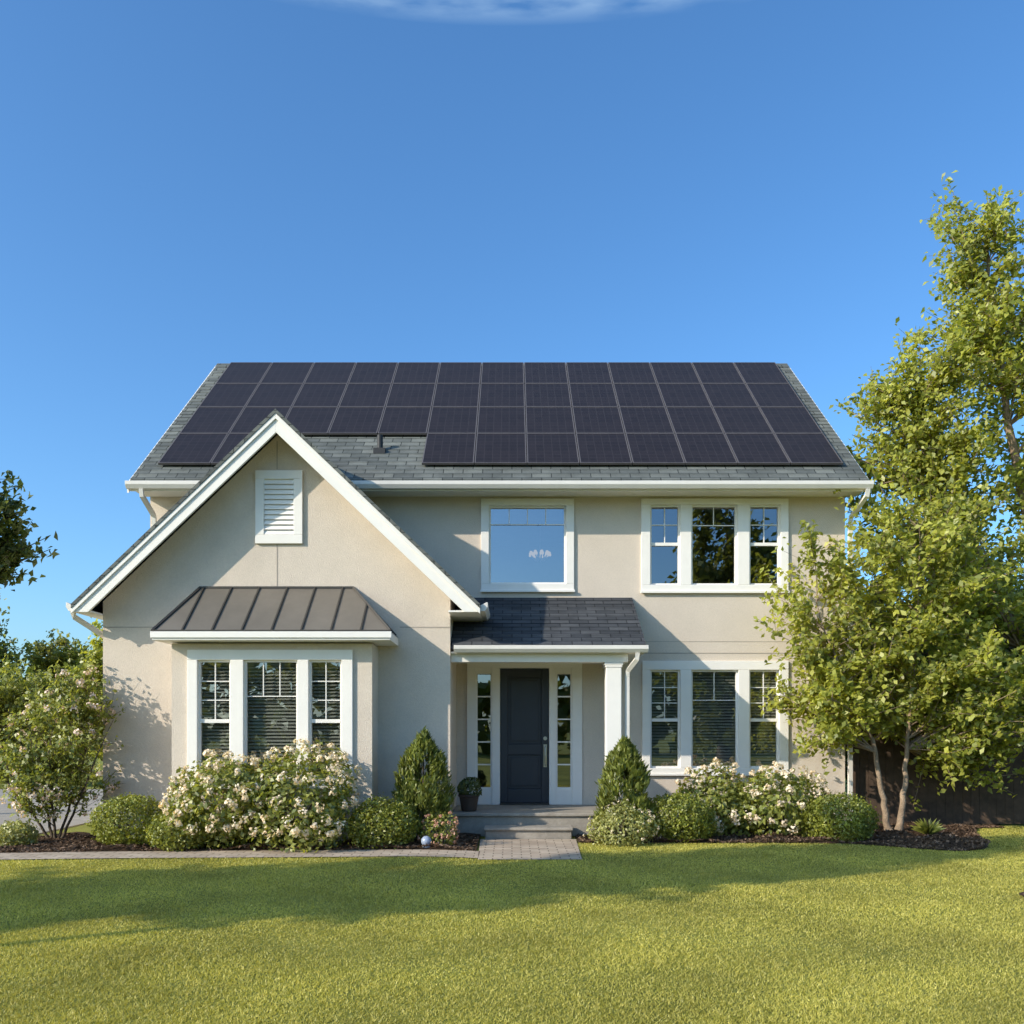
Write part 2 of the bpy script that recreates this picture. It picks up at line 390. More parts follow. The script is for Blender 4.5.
for xe, sg in ((RL,-1),(RRt,1)):
    xm = pk + sg*(PZ-.33-3.30)/ms
    bg.prismy([(xe,rz(xe,.06)),(pk,PZ-.06),(pk,PZ-.33),(xm,3.30),(xe,3.30)], -2.035, -1.995)
    bg.prismy([(xe+sg*.002,rz(xe,.062)),(pk,PZ-.062),(pk,PZ-.14),(xe+sg*.002,rz(xe,.14))], -2.06, -2.036)
    so.prismy([(xe,rz(xe,.065)),(pk,PZ-.065),(pk,PZ-.10),(xe,rz(xe,.10))], -1.995, YW-.002)
    w = wx0 if sg < 0 else wx1
    x0, x1 = min(xe, w), max(xe, w)
    so.box(x0+.002, x1-.002, -1.994, -.01, 3.305, 3.33)
    so.box(*( (x0, x0+.02) if sg < 0 else (x1-.02, x1) ), -1.994, -.01, 3.331, 3.40)
bg.build('barge_board', M['white'], house, .004); so.build('gable_soffit', M['white'], house)
for xe, sg in ((RL,-1),(RRt,1)):
    q = MB(); prof = [(xe,3.32),(xe+sg*.07,3.32),(xe+sg*.11,3.38),(xe+sg*.11,3.445),(xe+sg*.09,3.445),(xe,3.40)]
    q.prismy(prof, -1.99, -.02); q.build('gutter', M['gutter'], house, .003)
downspout([(RL-.05,-1.9,3.33),(RL-.05,-1.86,3.25),(wx0-.06,-1.55,3.04),(wx0-.055,-1.0,2.92),(wx0-.055,-.9,2.8),(wx0-.055,-.9,.1)])
v = MB()
def R(px, Y): return (px-512)*(Y+15)/900
def Zp(py, Y): return EYE+(HZ-py)*(Y+15)/900
vx0, vx1, vz0, vz1 = R(256,YW), R(303,YW), Zp(544,YW), Zp(471,YW); ft = .13
v.box(vx0,vx1,YW-.045,YW-.002,vz1-ft,vz1); v.box(vx0,vx1,YW-.045,YW-.002,vz0,vz0+ft)
v.box(vx0,vx0+ft,YW-.045,YW-.002,vz0+ft,vz1-ft); v.box(vx1-ft,vx1,YW-.045,YW-.002,vz0+ft,vz1-ft)
vent = v.build('gable_vent', M['white'], house, .005)
lv = MB(); nl = 11; zz0, zz1 = vz0+ft, vz1-ft
for i in range(nl):
    z = zz0+(zz1-zz0)*i/nl; hh = (zz1-zz0)/nl
    lv.prismx([(YW-.04,z+.004),(YW-.034,z+.002),(YW-.006,z+hh*1.05),(YW-.012,z+hh*1.05)], vx0+ft, vx1-ft)
lv.build('louvre', M['white'], vent)
# bay
bw = MB()
grid_wall(bw, bay_x0, bay_x1, 0, 2.83, YB, [rect(*W_BAY, YB)])
for x in (bay_x0, bay_x1): bw.poly([(x,YB,0),(x,YW,0),(x,YW,2.83),(x,YB,2.83)])
bw.build('bay_wall', M['stucco'], house)
ex0, ex1, tx0, tx1, ey, ez, tz = -5.0, -1.69, -4.64, -2.36, -2.5, 2.97, 3.71
br = MB()
A, B_, C_, D_ = (ex0,ey,ez), (ex1,ey,ez), (tx1,YW-.003,tz), (tx0,YW-.003,tz)
br.poly([A,B_,C_,D_]); br.poly([B_,(ex1,YW-.003,ez),C_]); br.poly([(ex0,YW-.003,ez),A,D_])
bayroof = br.build('bay_roof', M['bronze'], house)
sm = MB()
def lerp(a, b2, t): return tuple(a[k]+(b2[k]-a[k])*t for k in range(3))
def seam(p, q, r=.016): sm.tube([(p[0],p[1],p[2]+.012),(q[0],q[1],q[2]+.012)], r, 4)
for i in range(1, 8):
    x = ex0+(ex1-ex0)*i/8
    if x < tx0: u = (x-ex0)/(tx0-ex0); q = lerp(A, D_, u)
    elif x > tx1: u = (ex1-x)/(ex1-tx1); q = lerp(B_, C_, u)
    else: q = (x, YW-.003, tz)
    seam((x,ey,ez), q)
seam(A, D_, .022); seam(B_, C_, .022); seam(D_, C_, .022); seam(A, B_, .014)
for u in (.35, .7):
    seam((ex1,ey+(YW-ey)*u,ez), lerp(B_, C_, u)); seam((ex0,ey+(YW-ey)*u,ez), lerp(A, D_, u))
sm.build('roof_seam', M['bronze_dark'], bayroof)
bf = MB(); bf.box(ex0,ex1,ey,YW-.003,2.85,2.965)
bf.box(ex0-.02,ex1+.02,ey-.02,ey-.001,2.88,2.968)
bf.build('bay_fascia', M['white'], house, .006)
# porch
pr = MB()
px1 = 2.0
pr.prismx([(-1.58,2.865),(-.002,3.8),(-.002,3.72),(-1.58,2.80)], wx1, px1)
nc = 12
for i in range(nc):
    t0, t1 = i/nc, (i+1)/nc
    y0, y1 = -1.58+1.578*t0, -1.58+1.578*t1; z0, z1 = 2.865+.935*t0, 2.865+.935*t1
    pr.poly([(wx1,y0,z0+.018),(px1,y0,z0+.018),(px1,y1,z1+.006),(wx1,y1,z1+.006)]); pr.poly([(wx1,y0,z0+.004),(px1,y0,z0+.004),(px1,y0,z0+.018),(wx1,y0,z0+.018)])
pr.build('porch_roof', M['shaded_shingle'], house)
pb = MB()
pb.box(wx1+.002,1.74,-1.5,-1.24,2.62,2.74); pb.box(1.5,1.74,-1.238,-.003,2.62,2.74)
pb.box(wx1+.002,px1-.02,-1.56,-.004,2.742,2.77)
pb.prismx([(-1.5,2.772),(-.004,2.772),(-.004,3.66)], 1.70, 1.735)
pb.build('porch_beam', M['white'], house, .004)
q = MB(); q.prismx([(-1.582,2.75),(-1.66,2.75),(-1.70,2.80),(-1.70,2.855),(-1.68,2.855),(-1.582,2.84)], wx1+.06, px1+.02)
q.build('gutter', M['gutter'], house, .003)
downspout([(1.86,-1.64,2.75),(1.86,-1.62,2.66),(1.75,-1.42,2.5),(1.74,-1.40,2.4),(1.74,-1.40,.2)])
co = MB(); ccx, ccy = 1.53, -1.37
co.box(ccx-.115,ccx+.115,ccy-.115,ccy+.115,.47,2.54); co.box(ccx-.138,ccx+.138,ccy-.128,ccy+.128,.36,.47); co.box(ccx-.128,ccx+.128,ccy-.124,ccy+.124,2.54,2.575); co.box(ccx-.14,ccx+.14,ccy-.129,ccy+.129,2.575,2.618)
co.build('porch_column', M['white'], house, .008)
pf = MB(); pf.box(wx1+.003,1.80,-1.50,-.003,0,.305); pf.box(wx1+.004,1.83,-1.54,-.004,.306,.355)
pf.build('porch_floor', M['concrete'], house, .012)
st = MB(); st.box(-.39,.87,-1.88,-1.543,0,.135); st.box(-.41,.89,-1.92,-1.542,.136,.18)
st.build('step', M['concrete'], house, .012)
# windows
def ring(mb, x0, x1, z0, z1, w, y0, y1):
    mb.box(x0,x1,y0,y1,z1-w,z1); mb.box(x0,x1,y0,y1,z0,z0+w); mb.box(x0,x0+w,y0,y1,z0+w,z1-w); mb.box(x1-w,x1,y0,y1,z0+w,z1-w)
def window(cas, lights, gy0, gy1, Y, glass, rail=None, blinds=True, urows=2, ucols=2, topfrac=.22, tcols=3):
    X0, Z1 = at(cas[0], cas[2], Y); X1, Z0 = at(cas[1], cas[3], Y)
    zt, zb = Zp(gy0, Y), Zp(gy1, Y)
    L = [(R(a, Y), R(c, Y), k) for a, c, k in lights]
    cs = MB(); y0, y1 = Y-.04, Y+.09
    cs.box(X0,X1,y0,y1,zt,Z1); cs.box(X0,X1,y0,y1,Z0,zb)
    ed = [X0] + [e for l in L for e in l[:2]] + [X1]
    for i in range(0, len(ed), 2): cs.box(ed[i],ed[i+1],y0,y1,zb,zt)
    w = cs.build('window', M['white'], house, .006)
    si = MB(); si.box(X0-.015,X1+.015,Y-.065,Y-.0405,Z0-.01,Z0+.03); si.build('sill', M['white'], w, .006)
    for x0, x1, k in L:
        sa = MB(); sw = .03
        ring(sa, x0, x1, zb, zt, sw, Y+.02, Y+.07)
        ix0, ix1, iz0, iz1 = x0+sw, x1-sw, zb+sw, zt-sw
        mw = .0065
        if k == 'hung':
            zr = Zp(rail, Y); sa.box(ix0,ix1,Y+.015,Y+.065,zr-.026,zr+.026)
            for c in range(1, ucols):
                xx = ix0+(ix1-ix0)*c/ucols; sa.box(xx-mw,xx+mw,Y+.03,Y+.047,zr+.027,iz1-.001)
            for r in range(1, urows):
                zz = zr+.026+(iz1-zr-.026)*r/urows
                for c in range(ucols):
                    xa = ix0+(ix1-ix0)*c/ucols+mw+.001; xb = ix0+(ix1-ix0)*(c+1)/ucols-mw-.001; sa.box(xa,xb,Y+.031,Y+.046,zz-mw,zz+mw)
        else:
            zg = iz1-(iz1-iz0)*topfrac
            sa.box(ix0,ix1,Y+.03,Y+.047,zg-mw,zg+mw)
            for c in range(1, tcols):
                xx = ix0+(ix1-ix0)*c/tcols; sa.box(xx-mw,xx+mw,Y+.031,Y+.046,zg+mw+.001,iz1)
        sa.build('sash', M['white'], w)
        pn = MB(); pn.poly([(ix0,Y+.052,iz0),(ix1,Y+.052,iz0),(ix1,Y+.052,iz1),(ix0,Y+.052,iz1)])
        pn.build('pane', glass, w)
        if blinds:
            bl = MB(); nsl = int((zt-zb)/.05)
            for i in range(nsl):
                z = zb+.02+(zt-zb-.04)*i/nsl
                bl.poly([(x0+.01,Y+.11,z),(x1-.01,Y+.11,z),(x1-.01,Y+.14,z+.032),(x0+.01,Y+.14,z+.032)])
            bl.build('blind', M['blind'], w)
    return w
window(W_UP, [(489,566,'fixed')], 506, 584, 0, M['glass_big'], blinds=False, topfrac=.22, tcols=4)
window(W_UR, [(650,680,'hung'),(691,737,'fixed'),(749,780,'hung')], 505, 585, 0, M['glass_sky'], rail=544, blinds=False, topfrac=.24, tcols=2)
window(W_LR, [(650,680,'hung'),(691,738,'fixed'),(749,779,'hung')], 670, 768, 0, M['glass'], rail=720, urows=3, topfrac=.3, tcols=2)
window(W_BAY, [(198,231,'hung'),(244,298,'fixed'),(309,342,'hung')], 660, 778, YB, M['glass'], rail=721, urows=3, topfrac=.3, tcols=3)
# entry
df = MB(); y0, y1 = -.04, .10
df.box(-.75,1.167,y0,y1,2.63,2.735)
for a, c in ((-.75,-.60),(-.333,-.2),(.617,.733),(1.0,1.167)): df.box(a,c,y0,y1,.357,2.63)
for a, c in ((-.60,-.333),(.733,1.0)):
    df.box(a,c,y0+.02,y1,.357,.62); df.box(a,c,y0+.02,y1,2.56,2.63)
dframe = df.build('door_frame', M['white'], house, .006)
for a, c in ((-.60,-.333),(.733,1.0)):
    sl = MB(); ring(sl, a, c, .62, 2.56, .025, .0, .06)
    for r in range(1, 5):
        z = .645+(2.535-.645)*r/5; sl.box(a+.025,c-.025,.012,.04,z-.011,z+.011)
    sd = sl.build('sidelight', M['white'], house)
    pn = MB(); pn.poly([(a+.025,.045,.645),(c-.025,.045,.645),(c-.025,.045,2.535),(a+.025,.045,2.535)]); pn.build('pane', M['glass_sky'], sd)
dr = MB(); dx0, dx1, dz0, dz1 = -.197, .614, .385, 2.627
sw = .125
pan = [(dx0+sw, dx1-sw, dz0+.23, dz0+.80), (dx0+sw, dx1-sw, dz0+.98, dz1-.15)]
dr.box(dx0,dx0+sw,.03,.075,dz0,dz1); dr.box(dx1-sw,dx1,.03,.075,dz0,dz1)
dr.box(dx0+sw,dx1-sw,.03,.075,dz0,dz0+.23); dr.box(dx0+sw,dx1-sw,.03,.075,dz0+.80,dz0+.98); dr.box(dx0+sw,dx1-sw,.03,.075,dz1-.15,dz1)
for a, c, e, f_ in pan:
    dr.box(a,c,.058,.072,e,f_)
    dr.box(a+.05,c-.05,.040,.0575,e+.05,f_-.05)
door = dr.build('door', M['door'], house, .008)
hd = MB(); hx = dx1-.06
hd.box(hx-.028,hx+.028,.018,.0295,.98,1.36); hd.tube([(hx,.02,1.33),(hx,-.035,1.31),(hx,-.042,1.17),(hx,-.035,1.03),(hx,.02,1.01)], .013, 8)
hd.tube([(hx,.03,1.46),(hx,.0,1.46)], .032, 16)
hd.build('handle', M['steel'], door)
th = MB(); th.box(dx0-.003,dx1+.003,-.10,.10,.357,.383); th.build('threshold', M['bronze_dark'], house)

# solar panels
ang = math.atan(m_); pw, slope = .868, math.hypot(RY-EY, RZ-EZ)
ph = .225*slope
nrm = Vector((0,-math.sin(ang),math.cos(ang)))
rotm = Matrix(((1,0,0),(0,math.cos(ang),-math.sin(ang)),(0,math.sin(ang),math.cos(ang)))).to_euler()
def panel_meshes():
    a = MB(); a.box(-pw/2+.02,pw/2-.02,-ph/2+.02,ph/2-.02,-.015,.012)
    f2 = MB(); w = .018; x, y = pw/2-.006, ph/2-.006
    f2.box(-x,x,y-w,y,-.02,.016); f2.box(-x,x,-y,-y+w,-.02,.016); f2.box(-x,-x+w,-y+w,y-w,-.02,.016); f2.box(x-w,x,-y+w,y-w,-.02,.016)
    return a, f2
p0 = f0 = None
for row in range(4):
    for col in range(13):
        if row == 0 and col in (2,3,4): continue
        tt = .082+.225*(row+.5)
        c = Vector((-5.83+pw*(col+.5), EY+(RY-EY)*tt, EZ+(RZ-EZ)*tt)) + nrm*.07
        if p0 is None:
            a, f2 = panel_meshes(); p0 = a.build('solar_panel', M['cells'], house, local=True); f0 = f2.build('panel_frame', M['frame_black'], p0); o = p0
        else:
            o = p0.copy(); C.objects.link(o); o.parent = house
            k = f0.copy(); C.objects.link(k); k.parent = o
        o.location = c - house.location; o.rotation_euler = rotm

# chandelier behind the upstairs window
ch = thing('chandelier', 'pale chandelier hanging inside behind the single upstairs window', 'chandelier', (.51,1.5,4.74))
mch, nt, out = nodes('lamp_shade'); e = N(nt, 'Emission'); e.inputs['Color'].default_value = (1,.72,.36,1); e.inputs['Strength'].default_value = .7; nt.links.new(e.outputs[0], out.inputs['Surface'])
a = MB(); a.tube([(0,0,.68),(0,0,.0)], .012, 6)
for i in range(9): a.tube([(.17*math.cos(i*.698),.17*math.sin(i*.698),.05),(.08*math.cos(i*.698),.08*math.sin(i*.698),-.04),(0,0,0)], .012, 6)
a.build('arm', M['steel'], ch, local=True)
for i in range(9):
    dx, dy = .17*math.cos(i*.698), .17*math.sin(i*.698)
    a = MB(); a.lathe([(.022,.08),(.042,.03),(.038,.0),(.0,.0)], (dx,dy,.05), 12); a.build('lamp_shade', mch, ch, local=True)

# ------------------------------------------------------------------ fence
FY = .06
fc = thing('fence', 'dark brown wooden board fence beside the right side of the house', 'fence', (9.8, FY, 0))
a = MB()
x = 5.68
while x < 14.2:
    a.box(x, x+.138, FY, FY+.022, .03, 1.62+random.uniform(-.008,.008)); x += .143
a.build('board', M['wood'], fc)
a = MB(); a.box(5.68,14.2,FY+.024,FY+.06,.4,.49); a.box(5.68,14.2,FY+.024,FY+.06,1.3,1.39); a.build('rail', M['wood'], fc)
for x in (5.7, 8.1, 10.7, 12.9):
    a = MB(); a.box(x,x+.1,FY+.062,FY+.16,0,1.66); a.build('post', M['wood'], fc)

# ------------------------------------------------------------------ plants
def rdir(n):
    return unit(rng.normal(size=(n,3)))
def lumps(d, K, amp):
    c = rdir(K); s_ = rng.uniform(-.6,1,K)*amp
    return 1 + (np.exp(9*(d@c.T-1))*s_).sum(1)
def ball(n, rx, ry, h, amp=.16, K=26, inner=.45):
    d = rdir(n); r = (1-inner*rng.random(n)**2)*lumps(d, K, amp)
    P = d*r[:,None]*np.array([rx,ry,h*.55]) + np.array([0,0,h*.47])
    ok = P[:,2] > .015
    return P[ok], d[ok]
def stems_mb(targets, r=.012):
    a = MB()
    for t in targets:
        t = np.array(t); b0 = np.array([t[0]*.12, t[1]*.12, 0]); mid = np.array([t[0]*.45, t[1]*.45, t[2]*.6])
        a.tube([b0, mid, t], [r*1.4, r, r*.5], 6)
    return a
def boxwood(label, x, y, r, h, leafn=7000, size=(.03,.055), m='leaf_box', amp=.18, name='round_shrub', cat='shrub', group=None):
    o = thing(name, label, cat, (x,y,0), group)
    P, d = ball(leafn, r, r, h, amp)
    P = P + d*(rng.random(len(P))[:,None]**6)*.08
    mesh_np('foliage', leaf_quads(P, d*.7+rng.normal(size=P.shape)*.6, rng.uniform(*size,len(P)), .6), M[m], o, True)
    stems_mb([(r*.5*math.cos(t),r*.5*math.sin(t),h*.5) for t in range(6)], .01).build('stem', M['bark_dark'], o, local=True)
    return o
def flower_heads(C0, Nd, petals, rad, ps):
    n = len(C0); d = rdir(n*petals); idx = np.repeat(np.arange(n), petals)
    flip = (d*Nd[idx]).sum(1) < -.2; d[flip] *= -1
    rr = rad[idx][:,None] if hasattr(rad, '__len__') else rad
    P = C0[idx]+d*rr*rng.uniform(.55,1.1,(len(d),1))
    return leaf_quads(P, d+rng.normal(size=d.shape)*.35, rng.uniform(*ps,len(P)), .85, .08)
def flower_shrub(label, x, y, r, h, nl, nf, frad, mleaf='leaf_shrub', mp='petal', name='flowering_shrub', petals=28, lsize=(.055,.105), amp=.3, ps=(.03,.055)):
    o = thing(name, label, 'shrub', (x,y,0))
    P, d = ball(nl, r, r*.9, h, amp, 34)
    P = P + d*(rng.random(len(P))[:,None]**4)*r*.2
    mesh_np('foliage', leaf_quads(P, d*.6+rng.normal(size=P.shape)*.5+np.array([0,0,.3]), rng.uniform(*lsize,len(P)), .6), M[mleaf], o, True)
    i = np.argsort(-np.linalg.norm((P-np.array([0,0,h*.47]))/np.array([r,r*.9,h*.55]), axis=1))[:max(nf*16, 50)]
    i = i[P[i,2] > h*.2]
    keep = []                                       # keep the heads apart so each reads on its own
    for c in rng.permutation(i):
        if all(np.linalg.norm(P[c]-P[k2]) > frad*1.6 for k2 in keep): keep.append(c)
        if len(keep) >= nf: break
    i = np.array(keep)
    Q = flower_heads(P[i]+d[i]*.025, d[i], petals, rng.uniform(frad*.55, frad*1.2, len(i)), ps)
    if len(i) <= 60:
        for q in range(len(i)): mesh_np('flower', Q[q*petals:(q+1)*petals], M[mp], o, True)
    else: mesh_np('flower', Q, M[mp], o, True)
    stems_mb([(r*.6*math.cos(t*1.1),r*.6*math.sin(t*1.1),h*.6) for t in range(8)], .012).build('stem', M['bark_dark'], o, local=True)
    return o
def cone(label, x, y, r, h, n=8500):
    o = thing('conical_shrub', label, 'shrub', (x,y,0))
    K = 75                                          # upright plumes
    t = rng.random(K)**.8; a = rng.random(K)*6.283; rk_ = rng.uniform(.86,1.16,K)
    prof = lambda tt: np.interp(tt, [0,.12,.3,.6,.82,1], [.74,.93,1.,.84,.55,.12])
    i = rng.integers(0, K, n); u = rng.random(n)
    tt = np.clip(t[i]*.84+u*.20, 0, 1.06); aa = a[i]+rng.normal(size=n)*.13
    rr = r*prof(np.clip(tt,0,1))*rk_[i]*(1.08-.34*np.abs(u-.5)-.4*rng.random(n)**2.2)
    P = np.stack([rr*np.cos(aa), rr*np.sin(aa), .03+tt*h],1)+rng.normal(size=(n,3))*.016
    out = np.stack([np.cos(aa),np.sin(aa),np.full(n,.15)],1)
    Nn = unit(out+rng.normal(size=P.shape)*.5); T = unit(np.array([0,0,1.])+out*.55+rng.normal(size=P.shape)*.4); B = unit(np.cross(Nn,T))
    L = rng.uniform(.06,.14,n)[:,None]; W = L*.25
    V = np.stack([P-T*L*.5, P+B*W*.5, P+T*L*.5, P-B*W*.5],1)
    mesh_np('foliage', V, M['leaf_cone'], o, True)
    s_ = MB(); s_.tube([(0,0,0),(0,0,h*.8)], [.03,.01], 6); s_.build('stem', M['bark_dark'], o, local=True)
    return o

boxwood('round green shrub right of the tall pink-flowered shrub by the left corner', -5.28, -2.55, .47, .68)
boxwood('low rounded light green shrub at the left foot of the cream-flowered shrubs', -4.4, -2.92, .42, .52, 6000)
flower_shrub('cream-flowered shrub under the left half of the bay window', -3.92, -2.68, .70, 1.16, 4600, 92, .088)
flower_shrub('wide cream-flowered shrub under the right half of the bay window', -2.95, -2.68, .74, 1.16, 5200, 115, .088)
boxwood('round green shrub between the bay window flowers and the left conical evergreen', -1.78, -2.68, .44, .62)
cone('conical evergreen shrub left of the front steps by the gable corner', -1.27, -2.1, .40, 1.50)
cone('conical evergreen shrub in front of the porch column', 1.63, -1.95, .39, 1.40)
flower_shrub('small plant with rusty pink flowers left of the front steps', -.98, -2.72, .25, .42, 700, 34, .045, mp='rust', name='flowering_plant', petals=16, lsize=(.03,.06), ps=(.02,.036))
flower_shrub('low pale yellow-green shrub at the foot of the right conical evergreen', 1.5, -2.38, .38, .46, 3400, 42, .03, mleaf='leaf_pale', name='pale_shrub', petals=12, lsize=(.03,.06), ps=(.015,.028))
boxwood('wide round green shrub left of the white-flowered shrubs under the right windows', 2.42, -1.95, .50, .66, 8000)
flower_shrub('cream-flowered shrub under the left part of the lower right windows', 3.1, -1.2, .58, .84, 3400, 48, .078)
flower_shrub('cream-flowered shrub under the right part of the lower right windows', 4.0, -1.25, .64, .88, 4000, 76, .078)
boxwood('round green shrub at the right corner of the house near the tree', 4.75, -1.9, .48, .64, 7500)
boxwood('small low shrub at the foot of the tall pink-flowered shrub beside the driveway', -6.85, -2.55, .26, .3, 2500, m='leaf_pale', name='low_shrub')
o = thing('grass_plant', 'small spiky grass plant in the mulch right of the tree trunks', 'plant', (6.3,-1.35,0))
n = 160; a = rng.random(n)*6.283; ln = rng.uniform(.18,.34,n); el = rng.uniform(.5,1.4,n)
dv = np.stack([np.cos(a)*np.cos(el), np.sin(a)*np.cos(el), np.sin(el)],1); sd = np.stack([-np.sin(a), np.cos(a), np.zeros(n)],1)*.009
V = np.stack([-sd, sd, dv*ln[:,None]*.6+sd+[0,0,.02], dv*ln[:,None]+np.stack([np.zeros(n),np.zeros(n),-.04*np.ones(n)],1)],1)
mesh_np('blade', V, M['leaf_shrub'], o, True)
o = thing('potted_plant', 'dark round pot with a leafy plant on the porch left of the door', 'potted plant', (-.66,-1.2,.355))
a = MB(); a.lathe([(0,0),(.10,0),(.115,.02),(.15,.22),(.165,.23),(.165,.26),(.147,.26),(.138,.23),(0,.23)], (0,0,0), 28); a.build('pot', M['pot'], o, smooth=False, local=True)
P, d = ball(600, .18, .18, .28, .3); P[:,2] += .23
mesh_np('foliage', leaf_quads(P, d+rng.normal(size=P.shape)*.5, rng.uniform(.04,.085,len(P)), .5), M['leaf_dark'], o, True)
a = MB(); prof = [(0,0),(.05,.0),(.055,.02),(.035,.03)] + [(.07*math.cos(t), .09+.07*math.sin(t)) for t in np.linspace(-1.1,1.57,12)]
a.lathe(prof, (-1.15,-2.92,.02), 24)
tag(a.build('garden_ornament', M['orb'], smooth=True), 'small pale blue round ornament in the mulch by the path', 'ornament')

# ------------------------------------------------------------------ trees
def bez(p0, p1, p2, t): return p0*(1-t)**2 + p1*2*t*(1-t) + p2*t*t
def tree(name, label, cat, base, stems, envs, nleaf, spread, size, mleaf, mbark, r0, group=None, leafname='crown', bare=.35, droop=0., lift=.35, flowers=None, twigs=3, shell=.5, zmin=0., bmax=.03):
    o = thing(name, label, cat, base, group); base = np.array(base, float)
    tr = MB(); samp = []
    for sidx, stp in enumerate(stems):
        pts = [np.array(p, float) for p in stp]; K = len(pts)
        fine = []
        for i in range(K-1):
            for u in np.linspace(0, 1, 7)[:-1 if i < K-2 else None]: fine.append(pts[i]*(1-u)+pts[i+1]*u)
        fine = np.array(fine)
        for _ in range(3): fine[1:-1] = (fine[:-2]+2*fine[1:-1]+fine[2:])/4
        fine[1:-1] += rng.normal(size=fine[1:-1].shape)*r0*.18
        m = len(fine); rad = r0*(1-np.linspace(0,1,m)**.9*.86)
        rad[0] *= 1.35
        tr.tube(fine, list(rad), 9)
        for i in range(m):
            if fine[i][2] >= zmin: samp.append((*fine[i], rad[i]))
    samp = np.array(samp)
    Ps = []; ends = []
    for env in envs:
        cen, rd, nt = env[:3]; dens = env[3] if len(env) > 3 else 1.
        dd = rdir(nt); rr = shell+(1-shell)*rng.random(nt)
        T = np.array(cen)+dd*rr[:,None]*np.array(rd)
        for tgt in T:
            hd = np.hypot(samp[:,0]-tgt[0], samp[:,1]-tgt[1])
            cost = np.abs(samp[:,2]-(tgt[2]-.6*hd))+.5*hd
            s0 = samp[np.argmin(cost)]; p0 = s0[:3]; ln = np.linalg.norm(tgt-p0)
            mid = (p0+tgt)/2+np.array([0,0,lift*ln*.35])+rng.normal(size=3)*.06*ln
            end = tgt+np.array([0,0,-droop*ln]); ends.append(end)
            br = min(s0[3]*.5, .008*ln+.006, bmax)
            tt = np.linspace(0,1,6); tr.tube([bez(p0,mid,end,t) for t in tt], list(br*(1-.8*tt)), 5)
            k = int(dens*nleaf*rng.uniform(.6,1.4)*(.5+.5*min(1,ln/1.2)))
            b0 = max(bare, 1-1.5/max(ln,.01))           # long limbs carry leaves on their outer length
            for _ in range(twigs):
                t0 = rng.uniform(b0,.97); q0 = bez(p0,mid,end,t0)
                dirn = (end-p0)/max(ln,.01)*.8+rng.normal(size=3)*.6+np.array([0,0,.25]); dirn /= np.linalg.norm(dirn)
                q1 = q0+dirn*spread*rng.uniform(1.4,3.6)
                tr.tube([q0,q1], [br*.3+.002,.002], 4)
                kk = k//(twigs+1); u = rng.random(kk)[:,None]
                Ps.append(q0*(1-u)+q1*u+rng.normal(size=(kk,3))*spread*.27)
            kk = k//(twigs+1)+1; u = rng.uniform(b0,1.03,kk)
            Ps.append(np.array([bez(p0,mid,end,t) for t in u])+rng.normal(size=(kk,3))*spread*.34)
    P = np.concatenate(Ps); P = P[P[:,2] > .05]
    tr.build('trunk', M[mbark], o, smooth=True)
    Nn = rng.normal(size=P.shape)*.6+np.array([-.45,-.45,.5])
    mesh_np(leafname, leaf_quads(P, Nn, rng.uniform(*size,len(P)), .58, .14), M[mleaf], o)
    if flowers:
        nf, fr, mp = flowers
        cen = np.array(envs[0][0]); E = np.array(ends); E = E[np.argsort(-np.linalg.norm((E-cen)/np.array(envs[0][1]), axis=1))][:max(nf, 1)]
        dn = unit(E-cen+1e-3)
        mesh_np('flower', flower_heads(E+dn*.06, dn, 20, rng.uniform(fr*.55,fr*1.1,len(E)), (.028,.05)), M[mp], o)
    return o
# left flowering shrub
bx, by = -6.62, -1.95
tree('flowering_shrub', 'tall loose shrub with pinkish white flowers at the left corner of the house', 'shrub', (bx,by,0),
     [[(bx+.04*i,by,0),(bx+.2*i,by+.1*((i%2)*2-1),.6),(bx+.36*i,by+.2*((i%2)*2-1),1.3),(bx+.42*i,by,1.75)] for i in (-2,-1,0,1,2)],
     [((bx,by,1.3),(.95,.8,.95),88),((bx-.05,by,.8),(.88,.7,.5),48),((bx+.35,by,1.98),(.5,.5,.5),28)], 66, .155, (.05,.10), 'leaf_shrub', 'bark_dark', .022, leafname='foliage', flowers=(115,.08,'petal_pink'), shell=.3)
# right front tree
tx, ty = 5.95, -.95
tree('multi_stem_tree', 'leafy tree with a slim forked trunk in the mulch at the house right corner', 'tree', (tx,ty,0),
     [[(tx-.06,ty,0),(tx-.17,ty,.6),(tx-.40,ty-.1,1.6),(tx-.95,ty-.1,2.7),(tx-1.2,ty,3.6)],
      [(tx+.08,ty,0),(tx+.20,ty+.05,.7),(tx+.28,ty+.1,1.6),(tx+.45,ty+.2,2.8),(tx+.5,ty+.2,4.8)]],
     [((6.7,-.7,2.6),(1.5,1.4,1.5),74),((4.85,-1.0,3.5),(1.3,.8,1.45),44,.65),((4.8,-1.0,2.15),(1.05,.8,.8),42,.85),((7.5,-.6,1.85),(1.25,1.1,1.2),80),((6.3,-.6,4.4),(1.35,1.,1.2),36,.75),((7.5,-.4,4.4),(1.2,1.,1.2),36,.75)],
     120, .21, (.068,.138), 'leaf_tree', 'bark', .056, shell=.4, zmin=1.25, bmax=.016)
